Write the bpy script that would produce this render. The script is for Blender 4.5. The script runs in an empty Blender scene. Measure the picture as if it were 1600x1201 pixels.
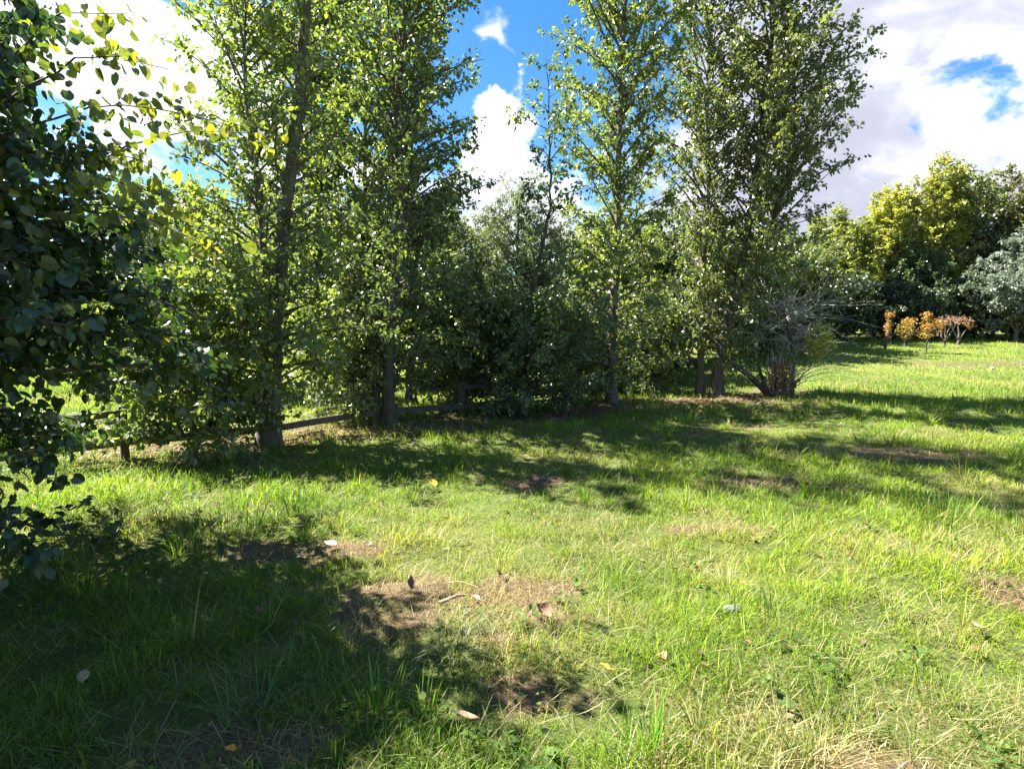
import bpy, math
import numpy as np
from mathutils import Vector

# ------------------------------------------------------------------ camera, sky, sun, exposure
scene = bpy.context.scene
COL = scene.collection
R = math.radians

cam_data = bpy.data.cameras.new("camera")
cam = bpy.data.objects.new("camera", cam_data)
COL.objects.link(cam)
cam.location = (0.0, 0.0, 1.6)
cam.rotation_euler = (R(90.0 - 5.5), 0.0, 0.0)
cam_data.sensor_width = 36.0
cam_data.lens = 19.98
cam_data.clip_start = 0.05
cam_data.clip_end = 3000.0
scene.camera = cam

SUN_AZ, SUN_EL = -69.0, 51.5          # degrees clockwise from +Y, above the horizon
sun_dir = Vector((math.sin(R(SUN_AZ)) * math.cos(R(SUN_EL)), math.cos(R(SUN_AZ)) * math.cos(R(SUN_EL)), math.sin(R(SUN_EL))))
sun_data = bpy.data.lights.new("sun", 'SUN')
sun_data.energy = 5.0
sun_data.angle = R(0.53)
sun_data.color = (1.0, 0.945, 0.85)
sun = bpy.data.objects.new("sun", sun_data)
COL.objects.link(sun)
sun.rotation_euler = sun_dir.to_track_quat('Z', 'Y').to_euler()
sun.location = (-20, 8, 25)

scene.view_settings.view_transform = 'Standard'
scene.view_settings.look = 'None'
scene.view_settings.gamma = 1.0
scene.view_settings.exposure = 2.55

cy = scene.cycles
cy.max_bounces = 10
cy.diffuse_bounces = 5
cy.glossy_bounces = 3
cy.transmission_bounces = 6
cy.transparent_max_bounces = 8
cy.caustics_reflective = False
cy.caustics_refractive = False
cy.sample_clamp_indirect = 6.0
cy.use_denoising = True

F_PX = 888.0
def sky_dir(px, py):
    """direction of a patch of sky (used for where the clouds stand)"""
    x = (px - 800) / F_PX; u = (600 - py) / F_PX; th = R(5.5)
    v = Vector((x, math.cos(th) + u * math.sin(th), -math.sin(th) + u * math.cos(th)))
    return v.normalized()

class NT:
    def __init__(self, tree):
        self.t = tree; tree.nodes.clear()
    def n(self, kind, **kw):
        nd = self.t.nodes.new(kind)
        ins = kw.pop('ins', {})
        for k, v in kw.items(): setattr(nd, k, v)
        for k, v in ins.items():
            s = nd.inputs[k]
            if isinstance(v, bpy.types.NodeSocket): self.t.links.new(v, s)
            else: s.default_value = v
        return nd
    def link(self, a, b): self.t.links.new(a, b)
    def math(self, op, a, b=0.0, clamp=False):
        nd = self.n('ShaderNodeMath', operation=op, use_clamp=clamp, ins={0: a, 1: b})
        return nd.outputs[0]
    def mixc(self, fac, a, b, blend='MIX'):
        nd = self.n('ShaderNodeMix', data_type='RGBA', blend_type=blend, ins={0: fac, 6: a, 7: b})
        return nd.outputs[2]
    def ramp(self, fac, stops, interp='LINEAR'):
        nd = self.n('ShaderNodeValToRGB', ins={0: fac})
        cr = nd.color_ramp; cr.interpolation = interp
        while len(cr.elements) < len(stops): cr.elements.new(0.5)
        for e, (p, c) in zip(cr.elements, stops):
            e.position = p; e.color = (*c, 1.0) if len(c) == 3 else c
        return nd.outputs[0]

world = bpy.data.worlds.new("World")
scene.world = world
world.use_nodes = True
w = NT(world.node_tree)
sky = w.n('ShaderNodeTexSky', sky_type='NISHITA', sun_disc=False)
sky.sun_elevation = R(SUN_EL); sky.sun_rotation = R(SUN_AZ % 360)
sky.air_density = 1.0; sky.dust_density = 0.25; sky.ozone_density = 2.0
skyc = w.n('ShaderNodeHueSaturation', ins={'Saturation': 1.35, 'Value': 0.27, 'Color': sky.outputs[0]}).outputs[0]
tc = w.n('ShaderNodeTexCoord')
dirv = tc.outputs['Generated']
sep = w.n('ShaderNodeSeparateXYZ', ins={0: dirv})
den = w.math('ADD', w.math('MAXIMUM', sep.outputs[2], 0.0), 0.32)
pv = w.n('ShaderNodeCombineXYZ', ins={0: w.math('DIVIDE', sep.outputs[0], den), 1: w.math('DIVIDE', sep.outputs[1], den), 2: 0.35})
n1 = w.n('ShaderNodeTexNoise', ins={'Vector': pv.outputs[0], 'Scale': 2.3, 'Detail': 8.0, 'Roughness': 0.58, 'Distortion': 0.25}).outputs[0]
n2 = w.n('ShaderNodeTexNoise', ins={'Vector': pv.outputs[0], 'Scale': 7.5, 'Detail': 9.0, 'Roughness': 0.64, 'Distortion': 0.5}).outputs[0]
dens = w.math('ADD', w.math('MULTIPLY', w.math('SUBTRACT', n1, 0.5), 2.6), w.math('MULTIPLY', w.math('SUBTRACT', n2, 0.5), 1.5))
# where clouds stand (+) and where the sky is open (-): direction, angular radius in degrees, amount
BANKS = [((235, 70), 6, .6), ((330, 150), 6.5, .65), ((150, 10), 6, .5), ((330, 350), 8, .55), ((60, 60), 8, .35),
         ((782, 55), 2.9, 1.1), ((800, 160), 2.8, .8), ((790, 235), 4.0, .6), ((800, 305), 5, .6), ((755, 190), 2.6, .4),
         ((1400, 50), 10, .55), ((1520, 70), 9, .5), ((1340, 240), 5.5, .62), ((1570, 290), 6, .40), ((1110, 0), 5, .35), ((1200, 330), 8, .5), ((1000, 400), 14, .3), ((560, 330), 6, .3),
         ((310, 25), 3.2, -1.0), ((130, 130), 3.5, -.6), ((250, 0), 2.5, -.6), ((330, 262), 4.0, -.75), ((750, 0), 3.0, -.35), ((866, 70), 3.6, -.7), ((880, 10), 4.0, -.5), ((728, 115), 2.2, -.45), ((866, 200), 4, -.55), ((835, 262), 2.4, -.4),
         ((768, 108), 1.7, -.9), ((1500, 165), 2.9, -1.1), ((1400, 238), 2.4, -.9), ((650, 120), 8, -.35), ((960, 130), 6, -.35), ((1592, 160), 2.4, -.4)]
warp = w.n('ShaderNodeTexNoise', ins={'Vector': dirv, 'Scale': 9.0, 'Detail': 5.0, 'Roughness': .6}).outputs[1]
warp = w.n('ShaderNodeVectorMath', operation='SUBTRACT', ins={0: warp, 1: (.5, .5, .5)}).outputs[0]
warp = w.n('ShaderNodeVectorMath', operation='SCALE', ins={0: warp, 'Scale': .13}).outputs[0]
wdir = w.n('ShaderNodeVectorMath', operation='NORMALIZE', ins={0: w.n('ShaderNodeVectorMath', operation='ADD', ins={0: dirv, 1: warp}).outputs[0]}).outputs[0]
acc = dens
for (px, py), rad, amt in BANKS:
    d = sky_dir(px, py)
    dt = w.n('ShaderNodeVectorMath', operation='DOT_PRODUCT', ins={0: wdir, 1: d}).outputs['Value']
    mr = w.n('ShaderNodeMapRange', interpolation_type='SMOOTHSTEP', ins={0: dt, 1: math.cos(R(rad * 1.5)), 2: math.cos(R(rad * 0.15)), 3: 0.0, 4: amt})
    acc = w.math('ADD', acc, mr.outputs[0])
cloud = w.n('ShaderNodeMapRange', interpolation_type='SMOOTHSTEP', ins={0: acc, 1: 0.0, 2: 0.62, 3: 0.0, 4: 1.0}).outputs[0]
n3 = w.n('ShaderNodeTexNoise', ins={'Vector': pv.outputs[0], 'Scale': 1.7, 'Detail': 5.0, 'Roughness': 0.55, 'Distortion': 0.4}).outputs[0]
grey = w.n('ShaderNodeMapRange', interpolation_type='SMOOTHSTEP', ins={0: n3, 1: 0.36, 2: 0.58, 3: 0.0, 4: 1.0}).outputs[0]
# thick cloud away from the sun is greyer underneath
away = w.n('ShaderNodeVectorMath', operation='DOT_PRODUCT', ins={0: dirv, 1: sun_dir}).outputs['Value']
away = w.n('ShaderNodeMapRange', ins={0: away, 1: 0.25, 2: 0.6, 3: 1.0, 4: 0.0}).outputs[0]
grey = w.math('MULTIPLY', w.math('MAXIMUM', grey, 0.25), away)
puff = w.ramp(n2, [(.34, (.95, 1.02, 1.22)), (.60, (2.2, 2.25, 2.35))])
ccol = w.mixc(grey, puff, (.80, .82, 1.0, 1))
skymix = w.mixc(cloud, skyc, ccol)
bg = w.n('ShaderNodeBackground', ins={'Color': skymix, 'Strength': 0.15})
wo = w.n('ShaderNodeOutputWorld')
w.link(bg.outputs[0], wo.inputs[0])

# ------------------------------------------------------------------ helpers
def tag(o, label=None, cat=None, group=None, kind=None):
    if label: o['label'] = label
    if cat: o['category'] = cat
    if group: o['group'] = group
    if kind: o['kind'] = kind
    return o

def empty(name, loc, rz=0.0):
    o = bpy.data.objects.new(name, None)
    COL.objects.link(o); o.location = loc; o.rotation_euler = (0, 0, rz)
    o.empty_display_size = 0.3
    return o

def mesh_obj(name, V, faces, mat, parent=None, attrs=None, smooth=False):
    """V (n,3); faces: list of int arrays (m,k); attrs: name -> (n,) float or (n,3) colour"""
    me = bpy.data.meshes.new(name)
    V = np.asarray(V, dtype=np.float32)
    me.vertices.add(len(V)); me.vertices.foreach_set('co', V.ravel())
    faces = [np.asarray(f, dtype=np.int32) for f in faces if len(f)]
    idx = np.concatenate([f.ravel() for f in faces])
    tot = np.concatenate([np.full(len(f), f.shape[1], np.int32) for f in faces])
    start = np.concatenate([[0], np.cumsum(tot)[:-1]]).astype(np.int32)
    me.loops.add(len(idx)); me.loops.foreach_set('vertex_index', idx)
    me.polygons.add(len(tot)); me.polygons.foreach_set('loop_start', start)
    me.update(calc_edges=True)
    for k, a in (attrs or {}).items():
        a = np.asarray(a, dtype=np.float32)
        if a.ndim == 1:
            at = me.attributes.new(k, 'FLOAT', 'POINT'); at.data.foreach_set('value', a)
        else:
            at = me.attributes.new(k, 'FLOAT_COLOR', 'POINT')
            at.data.foreach_set('color', np.concatenate([a, np.ones((len(a), 1), np.float32)], 1).ravel())
    me.polygons.foreach_set('use_smooth', np.full(len(tot), bool(smooth)))
    if mat: me.materials.append(mat)
    o = bpy.data.objects.new(name, me)
    COL.objects.link(o)
    if parent: o.parent = parent
    return o

def norm(a): return a / np.maximum(np.linalg.norm(a, axis=-1, keepdims=True), 1e-9)

class Buf:
    def __init__(s): s.V = []; s.F = {}; s.n = 0; s.A = []
    def add(s, V, faces, a=None):
        V = np.asarray(V, float).reshape(-1, 3)
        s.V.append(V)
        for f in faces:
            f = np.asarray(f); s.F.setdefault(f.shape[1], []).append(f + s.n)
        if a is not None: s.A.append(np.asarray(a, float))
        s.n += len(V)
    def build(s, name, mat, parent=None, attr=None, smooth=False):
        return mesh_obj(name, np.concatenate(s.V), [np.concatenate(f) for f in s.F.values()], mat, parent,
                        {attr: np.concatenate(s.A)} if attr else None, smooth)

def tubes(buf, P, Rr, sides=5, flare=None):
    """P (m,k,3) centre lines, Rr (m,k) radii"""
    P = np.asarray(P, float); Rr = np.asarray(Rr, float)
    m, k, _ = P.shape
    T = np.empty_like(P); T[:, 1:-1] = P[:, 2:] - P[:, :-2]; T[:, 0] = P[:, 1] - P[:, 0]; T[:, -1] = P[:, -1] - P[:, -2]
    T = norm(T)
    mean = norm(T.mean(1))
    ref = np.where(np.abs(mean[:, 2:3]) > 0.8, np.array([[1.0, 0, 0]]), np.array([[0, 0, 1.0]]))
    A = norm(np.cross(T, ref[:, None, :])); B = np.cross(T, A)
    ang = np.arange(sides) * 2 * np.pi / sides
    ring = A[:, :, None, :] * np.cos(ang)[None, None, :, None] + B[:, :, None, :] * np.sin(ang)[None, None, :, None]
    rad = Rr[:, :, None, None]
    if flare is not None: rad = rad * flare(P, ang)[..., None]
    V = P[:, :, None, :] + ring * rad
    base = np.arange(m)[:, None, None] * k * sides + np.arange(k - 1)[None, :, None] * sides
    j = np.arange(sides)[None, None, :]; j2 = (j + 1) % sides
    q = np.stack([base + j, base + j2, base + sides + j2, base + sides + j], -1).reshape(-1, 4)
    buf.add(V, [q])

# leaf outlines: (across, along, lift)
OVATE = (np.array([[0, 0, 0], [0, 1.0, -.10], [-.5, .34, .10], [-.36, .68, .06], [.5, .34, .10], [.36, .68, .06]]),
         [np.array([[0, 1, 3, 2]]), np.array([[0, 4, 5, 1]])])
ROUND = (np.array([[0, .06, 0], [0, .5, -.02], [0, 1.0, -.16], [-.30, -.04, .05], [-.52, .28, .09], [-.44, .62, .03], [-.2, .86, -.06],
                   [.30, -.04, .05], [.52, .28, .09], [.44, .62, .03], [.2, .86, -.06]]),
         [np.array([[0, 1, 5, 4], [1, 2, 6, 5], [0, 8, 9, 1], [1, 9, 10, 2]]), np.array([[0, 4, 3], [0, 7, 8]])])
NARROW = (np.array([[0, 0, 0], [0, 1.0, -.12], [-.5, .45, .05], [.5, .45, .05]]), [np.array([[0, 1, 2]]), np.array([[0, 3, 1]])])

def leaves(buf, rng, P, D, N, L, W, tmpl, rnd):
    n = len(P); tv, tf = tmpl; m = len(tv)
    D = norm(D); N = N - (N * D).sum(1, keepdims=True) * D; N = norm(N); S = np.cross(D, N)
    curl = rng.uniform(.3, 1.7, n)
    V = (P[:, None, :] + D[:, None, :] * (tv[None, :, 1:2] * L[:, None, None]) + S[:, None, :] * (tv[None, :, 0:1] * W[:, None, None])
         + N[:, None, :] * (tv[None, :, 2:3] * (L * curl)[:, None, None]))
    off = (np.arange(n) * m)[:, None, None]
    buf.add(V, [(f[None] + off).reshape(-1, f.shape[1]) for f in tf], np.repeat(rnd, m))

# value noise in the ground plane
def make_noise(seed):
    lat = np.random.default_rng(seed).random((256, 256))
    def f(x, y, s):
        x = np.asarray(x, float) / s + 77.3; y = np.asarray(y, float) / s + 31.7
        xi = np.floor(x).astype(int); yi = np.floor(y).astype(int)
        fx = x - xi; fy = y - yi; fx = fx * fx * (3 - 2 * fx); fy = fy * fy * (3 - 2 * fy)
        g = lambda a, b: lat[a % 256, b % 256]
        return (g(xi, yi) * (1 - fx) + g(xi + 1, yi) * fx) * (1 - fy) + (g(xi, yi + 1) * (1 - fx) + g(xi + 1, yi + 1) * fx) * fy
    return f
NZ = [make_noise(i) for i in range(11, 18)]
def sstep(a, b, x):
    t = np.clip((np.asarray(x, float) - a) / (b - a), 0, 1); return t * t * (3 - 2 * t)

def ground_z(x, y):
    x = np.asarray(x, float); y = np.asarray(y, float)
    wgt = sstep(1.0, 10.0, x)
    rise = 0.078 * np.logaddexp(0, (y - 13.0) / 1.2) * 1.2
    rise = np.where(y > 28, 0.078 * 15 + (y - 28) * 0.03, rise)
    near = 1 - sstep(14, 24, np.hypot(x, y))
    b = (NZ[0](x, y, 1.7) - .5) * 0.10 + (NZ[1](x, y, .5) - .5) * 0.075 + (NZ[3](x, y, .2) - .5) * .03
    rut = -0.16 * np.exp(-((y - 19.0 - .06 * (x - 15)) / .35) ** 2) * sstep(11.5, 13.5, x)
    return wgt * rise + b * near + rut * .6
def gz(x, y): return float(ground_z(x, y))

# the tree row runs along this line; needles and dead leaves lie under it
ROW_A, ROW_B = np.array([-4.8, 7.3]), np.array([6.8, 13.6])
def row_dist(x, y):
    d = ROW_B - ROW_A; L = np.hypot(*d); d = d / L; nrm = np.array([-d[1], d[0]])
    px = np.asarray(x) - ROW_A[0]; py = np.asarray(y) - ROW_A[1]
    t = px * d[0] + py * d[1]; s = px * nrm[0] + py * nrm[1]
    over = np.maximum(np.maximum(-t, t - L), 0)
    return s, over
def litter_mask(x, y):
    s, over = row_dist(x, y)
    s = s + (NZ[2](x, y, .8) - .5) * 1.1
    return sstep(-.75, -.1, s) * (1 - sstep(.7, 1.5, s)) * (1 - sstep(0, 1.0, over))
BARE = [(-.25, 3.2, .62, .44), (-1.5, 4.0, .65, .18), (.25, 2.95, .28, .17), (.2, 5.85, .45, .22), (2.8, 5.7, .7, .25), (4.9, 7.1, .9, .4), (2.4, 8.4, .8, .2), (3.6, 9.1, .7, .2), (1.25, 1.75, .35, .3), (-1.1, 2.0, .3, .2), (1.6, 4.3, .4, .15), (3.2, 3.2, .5, .3), (0.05, 2.3, .22, .12)]
def bare_mask(x, y):
    m = np.zeros_like(np.asarray(x, float))
    wob = (NZ[3](x, y, .22) - .5) * 1.3
    for bx, by, rx, ry in BARE:
        d = np.hypot((x - bx) / rx, (y - by) / ry) + wob
        m = np.maximum(m, 1 - sstep(.55, 1.15, d))
    return m
def rut_mask(x, y):
    return np.exp(-((y - 18.8 - .06 * (x - 15) + (NZ[2](x, y, 1.0) - .5) * .9) / .5) ** 2) * sstep(11, 14, x)
def dry_mask(x, y):
    m = sstep(.5, .78, NZ[4](x, y, 1.3) * .6 + NZ[5](x, y, .35) * .4)
    return np.maximum(m, .75 * np.exp(-((np.asarray(y) - 17.6) / 1.4) ** 2) * sstep(6, 11, x) * NZ[2](x, y, .7))

# ------------------------------------------------------------------ materials
def new_mat(name):
    m = bpy.data.materials.new(name); m.use_nodes = True
    return m, NT(m.node_tree)

def leaf_mat(name, stops, under=(.23, .255, .18), trans=(1.95, 1.95, .85), tfac=.45, rough=.34, spec=.9, undermix=.75):
    m, t = new_mat(name)
    a = t.n('ShaderNodeAttribute', attribute_name='rnd').outputs['Fac']
    base = t.ramp(a, stops)
    tx = t.n('ShaderNodeTexNoise', ins={'Vector': t.n('ShaderNodeTexCoord').outputs['Object'], 'Scale': 55.0, 'Detail': 3.0}).outputs[0]
    vary = t.n('ShaderNodeMapRange', ins={0: tx, 1: .3, 2: .7, 3: .7, 4: 1.3}).outputs[0]
    base = t.mixc(1.0, base, t.n('ShaderNodeCombineColor', ins={0: vary, 1: vary, 2: vary}).outputs[0], 'MULTIPLY')
    geo = t.n('ShaderNodeNewGeometry')
    face = t.mixc(t.math('MULTIPLY', geo.outputs['Backfacing'], undermix), base, (*under, 1))
    tr = t.mixc(1.0, base, (*trans, 1), 'MULTIPLY')
    p = t.n('ShaderNodeBsdfPrincipled', ins={'Base Color': face, 'Roughness': rough, 'Specular IOR Level': spec})
    tb = t.n('ShaderNodeBsdfTranslucent', ins={'Color': tr})
    mx = t.n('ShaderNodeMixShader', ins={0: tfac, 1: p.outputs[0], 2: tb.outputs[0]})
    o = t.n('ShaderNodeOutputMaterial'); t.link(mx.outputs[0], o.inputs[0])
    return m

def bark_mat(name, a, b, scale=22.0, stretch=.2, bump=.9):
    m, t = new_mat(name)
    tcn = t.n('ShaderNodeTexCoord')
    mp = t.n('ShaderNodeMapping', ins={0: tcn.outputs['Object'], 3: (1, 1, stretch)})
    n = t.n('ShaderNodeTexNoise', ins={'Vector': mp.outputs[0], 'Scale': scale, 'Detail': 7.0, 'Roughness': .65}).outputs[0]
    n3 = t.n('ShaderNodeTexNoise', ins={'Vector': tcn.outputs['Object'], 'Scale': 3.0, 'Detail': 3.0}).outputs[0]
    c = t.ramp(n, [(.33, a), (.68, b)])
    c = t.mixc(t.math('MULTIPLY', t.ramp(n3, [(.5, (0, 0, 0)), (.7, (1, 1, 1))]), .35), c, (.10, .12, .06, 1))
    bp = t.n('ShaderNodeBump', ins={'Strength': bump, 'Distance': .02, 'Height': n})
    p = t.n('ShaderNodeBsdfPrincipled', ins={'Base Color': c, 'Roughness': .85, 'Normal': bp.outputs[0]})
    o = t.n('ShaderNodeOutputMaterial'); t.link(p.outputs[0], o.inputs[0])
    return m

M = {}
M['poplar'] = leaf_mat('poplar leaf', [(0, (.042, .070, .025)), (.4, (.076, .114, .033)), (.75, (.14, .19, .042)), (.95, (.13, .18, .03)), (1, (.26, .20, .03))])
M['poplar_olive'] = leaf_mat('poplar leaf olive', [(0, (.052, .072, .027)), (.45, (.09, .118, .036)), (.8, (.155, .185, .042)), (.95, (.15, .17, .03)), (1, (.28, .19, .03))])
M['poplar_light'] = leaf_mat('poplar leaf fresh', [(0, (.050, .078, .025)), (.45, (.110, .152, .036)), (.8, (.19, .235, .046)), (1, (.22, .22, .03))])
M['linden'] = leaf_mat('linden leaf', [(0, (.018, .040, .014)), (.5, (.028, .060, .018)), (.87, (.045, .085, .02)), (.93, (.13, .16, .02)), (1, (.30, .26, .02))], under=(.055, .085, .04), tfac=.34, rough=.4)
M['linden_yellow'] = leaf_mat('linden leaf turning', [(0, (.06, .095, .02)), (.5, (.13, .165, .025)), (1, (.30, .27, .03))], under=(.14, .17, .06), trans=(1.45, 1.5, .6), tfac=.42)
M['bush'] = leaf_mat('bush leaf', [(0, (.045, .070, .032)), (.5, (.084, .122, .048)), (.9, (.14, .19, .056)), (1, (.12, .15, .04))], under=(.12, .16, .11))
M['willow'] = leaf_mat('grey willow leaf', [(0, (.06, .085, .05)), (.5, (.09, .12, .07)), (1, (.13, .16, .09))], under=(.20, .24, .18), rough=.45)
M['silver'] = leaf_mat('silver leaf', [(0, (.10, .13, .10)), (.5, (.17, .205, .16)), (1, (.26, .29, .23))], under=(.24, .28, .22), trans=(1.2, 1.3, 1.0), rough=.5)
M['yellowing'] = leaf_mat('yellowing leaf', [(0, (.15, .18, .03)), (.5, (.27, .28, .045)), (1, (.38, .34, .06))], under=(.22, .22, .07), tfac=.38)
M['yellow_green'] = leaf_mat('yellow green leaf', [(0, (.09, .12, .02)), (.5, (.17, .20, .03)), (1, (.27, .27, .035))])
M['weed'] = leaf_mat('weed leaf', [(0, (.045, .09, .02)), (.5, (.08, .14, .026)), (1, (.13, .19, .035))], under=(.07, .12, .03), trans=(1.6, 1.7, .6), rough=.65, spec=.25)
M['olive'] = leaf_mat('olive leaf', [(0, (.05, .062, .016)), (.5, (.085, .09, .02)), (1, (.15, .12, .025))], under=(.12, .12, .06), rough=.5)
M['dark'] = leaf_mat('dark shrub leaf', [(0, (.022, .040, .014)), (.6, (.040, .068, .02)), (1, (.07, .10, .026))], under=(.05, .07, .035), tfac=.25)
M['orange'] = leaf_mat('orange leaf', [(0, (.26, .15, .04)), (.5, (.40, .23, .055)), (1, (.50, .34, .09))], under=(.38, .26, .10), trans=(1.5, 1.3, .6))
M['orange_green'] = leaf_mat('orange and green leaf', [(0, (.14, .15, .02)), (.5, (.26, .21, .03)), (1, (.44, .22, .05))], under=(.3, .22, .06), trans=(1.5, 1.4, .6))
M['brown'] = leaf_mat('withered leaf', [(0, (.13, .07, .035)), (.5, (.22, .11, .055)), (1, (.32, .17, .08))], under=(.26, .16, .09), trans=(1, .9, .7), tfac=.25, rough=.7)
M['bark'] = bark_mat('grey brown bark', (.05, .039, .029), (.155, .125, .092))
M['bark_dark'] = bark_mat('dark bark', (.035, .028, .022), (.10, .08, .062))
M['dead'] = bark_mat('dead grey twig', (.22, .195, .175), (.47, .43, .40), 30, .3)
M['wood'] = bark_mat('weathered fence timber', (.05, .038, .028), (.13, .10, .075), 18, .3)

m, t = new_mat('grass blade')
a = t.n('ShaderNodeAttribute', attribute_name='tint').outputs['Color']
p = t.n('ShaderNodeBsdfPrincipled', ins={'Base Color': a, 'Roughness': .5, 'Specular IOR Level': .28})
tb = t.n('ShaderNodeBsdfTranslucent', ins={'Color': t.mixc(1.0, a, (1.65, 1.68, .5, 1), 'MULTIPLY')})
mx = t.n('ShaderNodeMixShader', ins={0: .42, 1: p.outputs[0], 2: tb.outputs[0]})
o = t.n('ShaderNodeOutputMaterial'); t.link(mx.outputs[0], o.inputs[0])
M['grass'] = m

m, t = new_mat('soil and turf')
ab = t.n('ShaderNodeAttribute', attribute_name='bare').outputs['Fac']
tcn = t.n('ShaderNodeTexCoord')
na = t.n('ShaderNodeTexNoise', ins={'Vector': tcn.outputs['Object'], 'Scale': 1.1, 'Detail': 9.0, 'Roughness': .68}).outputs[0]
nb = t.n('ShaderNodeTexNoise', ins={'Vector': tcn.outputs['Object'], 'Scale': 38.0, 'Detail': 8.0, 'Roughness': .75}).outputs[0]
turf = t.ramp(na, [(.32, (.075, .115, .026)), (.5, (.11, .145, .034)), (.68, (.17, .165, .06))])
turf = t.mixc(t.ramp(nb, [(.35, (0, 0, 0)), (.65, (1, 1, 1))]), t.mixc(.55, turf, (.06, .05, .03, 1)), turf)
soil = t.ramp(nb, [(.3, (.045, .03, .02)), (.5, (.13, .09, .058)), (.7, (.27, .20, .13))])
c = t.mixc(ab, turf, soil)
bp = t.n('ShaderNodeBump', ins={'Strength': .9, 'Distance': .03, 'Height': nb})
p = t.n('ShaderNodeBsdfPrincipled', ins={'Base Color': c, 'Roughness': .95, 'Specular IOR Level': .1, 'Normal': bp.outputs[0]})
o = t.n('ShaderNodeOutputMaterial'); t.link(p.outputs[0], o.inputs[0])
M['ground'] = m

def simple_mat(name, c1, c2, scale=60.0, rough=.8, bump=.3, metal=0.0):
    m, t = new_mat(name)
    tcn = t.n('ShaderNodeTexCoord')
    n = t.n('ShaderNodeTexNoise', ins={'Vector': tcn.outputs['Object'], 'Scale': scale, 'Detail': 5.0}).outputs[0]
    c = t.ramp(n, [(.35, c1), (.65, c2)])
    bp = t.n('ShaderNodeBump', ins={'Strength': bump, 'Distance': .004, 'Height': n})
    p = t.n('ShaderNodeBsdfPrincipled', ins={'Base Color': c, 'Roughness': rough, 'Metallic': metal, 'Normal': bp.outputs[0]})
    o = t.n('ShaderNodeOutputMaterial'); t.link(p.outputs[0], o.inputs[0])
    return m
M['wire'] = simple_mat('galvanised wire', (.22, .23, .22), (.34, .35, .34), 40, .5, .1, .8)
M['yellow_leaf'] = simple_mat('yellow fallen leaf', (.62, .36, .02), (.78, .50, .04))
M['orange_leaf'] = simple_mat('orange fallen leaf', (.55, .20, .02), (.72, .32, .03))
M['tan_leaf'] = simple_mat('tan fallen leaf', (.36, .23, .13), (.52, .36, .22))
M['brown_leaf'] = simple_mat('brown fallen leaf', (.12, .065, .035), (.24, .14, .08))
M['pale_leaf'] = simple_mat('bleached fallen leaf', (.28, .24, .19), (.42, .37, .30))
M['stone_pale'] = simple_mat('pale stone', (.50, .48, .45), (.66, .64, .60), 50)
M['stone_blue'] = simple_mat('blue grey stone', (.07, .085, .11), (.14, .16, .19), 50)
M['stick'] = simple_mat('dry stick', (.16, .10, .06), (.36, .25, .17), 45)

# ------------------------------------------------------------------ ground
xs = np.concatenate([-np.geomspace(700, 26, 24), np.linspace(-25, -5.2, 80), np.linspace(-5, 7, 170), np.linspace(7.2, 34, 100), np.geomspace(35, 700, 24)])
ys = np.concatenate([-np.geomspace(300, 8, 14), np.linspace(-7, .9, 20), np.linspace(1, 9, 130), np.linspace(9.15, 34, 130), np.geomspace(35, 900, 26)])
GX, GY = np.meshgrid(xs, ys, indexing='ij')
GZ = ground_z(GX, GY)
i = np.arange(len(xs) - 1)[:, None] * len(ys) + np.arange(len(ys) - 1)[None, :]
quads = np.stack([i, i + len(ys), i + len(ys) + 1, i + 1], -1).reshape(-1, 4)
bare = np.clip(np.maximum.reduce([litter_mask(GX, GY) * .8, bare_mask(GX, GY), rut_mask(GX, GY)]), 0, 1)
g = mesh_obj('ground', np.stack([GX, GY, GZ], -1).reshape(-1, 3), [quads], M['ground'], None, {'bare': bare.ravel()}, True)
tag(g, kind='structure')

# ------------------------------------------------------------------ grass
def blades(buf, rng, x, y, L, W, lean, curve, tint, segs=3, az=None):
    n = len(x)
    az = rng.uniform(0, 2 * np.pi, n) if az is None else az
    P = np.stack([x, y, ground_z(x, y) - .006], 1)
    h = np.stack([np.cos(az), np.sin(az), np.zeros(n)], 1)
    tw = rng.uniform(-.9, .9, n)
    side = np.stack([-np.sin(az + tw), np.cos(az + tw), rng.uniform(-.25, .25, n)], 1)
    up = np.array([0, 0, 1.0])
    ts = np.linspace(0, 1, segs + 1)
    wd = np.interp(ts, [0, .35, .7, 1], [.75, 1, .75, 0.04])
    pts = [P]; rows = []
    for k in range(segs):
        a = np.minimum(lean + curve * (ts[k] + .5 / segs), 2.5)
        d = h * np.sin(a)[:, None] + up * np.cos(a)[:, None]
        pts.append(pts[-1] + d * (L / segs)[:, None])
    V = []
    for k in range(segs):
        V += [pts[k] - side * (W * wd[k] * .5)[:, None], pts[k] + side * (W * wd[k] * .5)[:, None]]
    V.append(pts[segs])
    V = np.stack(V, 1); m = V.shape[1]
    off = (np.arange(n) * m)[:, None]
    q = [np.array([[2 * k, 2 * k + 1, 2 * k + 3, 2 * k + 2]]) + off for k in range(segs - 1)]
    tri = np.array([[2 * segs - 2, 2 * segs - 1, 2 * segs]]) + off
    buf.add(V, ([np.concatenate(q)] if q else []) + [tri], np.repeat(tint, m, axis=0))

def wedge(rng, n_of_y, y0, y1, x_of_y):
    X, Y = [], []
    e = np.geomspace(y0, y1, 60)
    for a_, b_ in zip(e[:-1], e[1:]):
        mid = .5 * (a_ + b_); lo, hi = x_of_y(mid)
        n = int(n_of_y(mid) * (b_ - a_) * (hi - lo))
        X.append(rng.uniform(lo, hi, n)); Y.append(rng.uniform(a_, b_, n))
    return np.concatenate(X), np.concatenate(Y)

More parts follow.
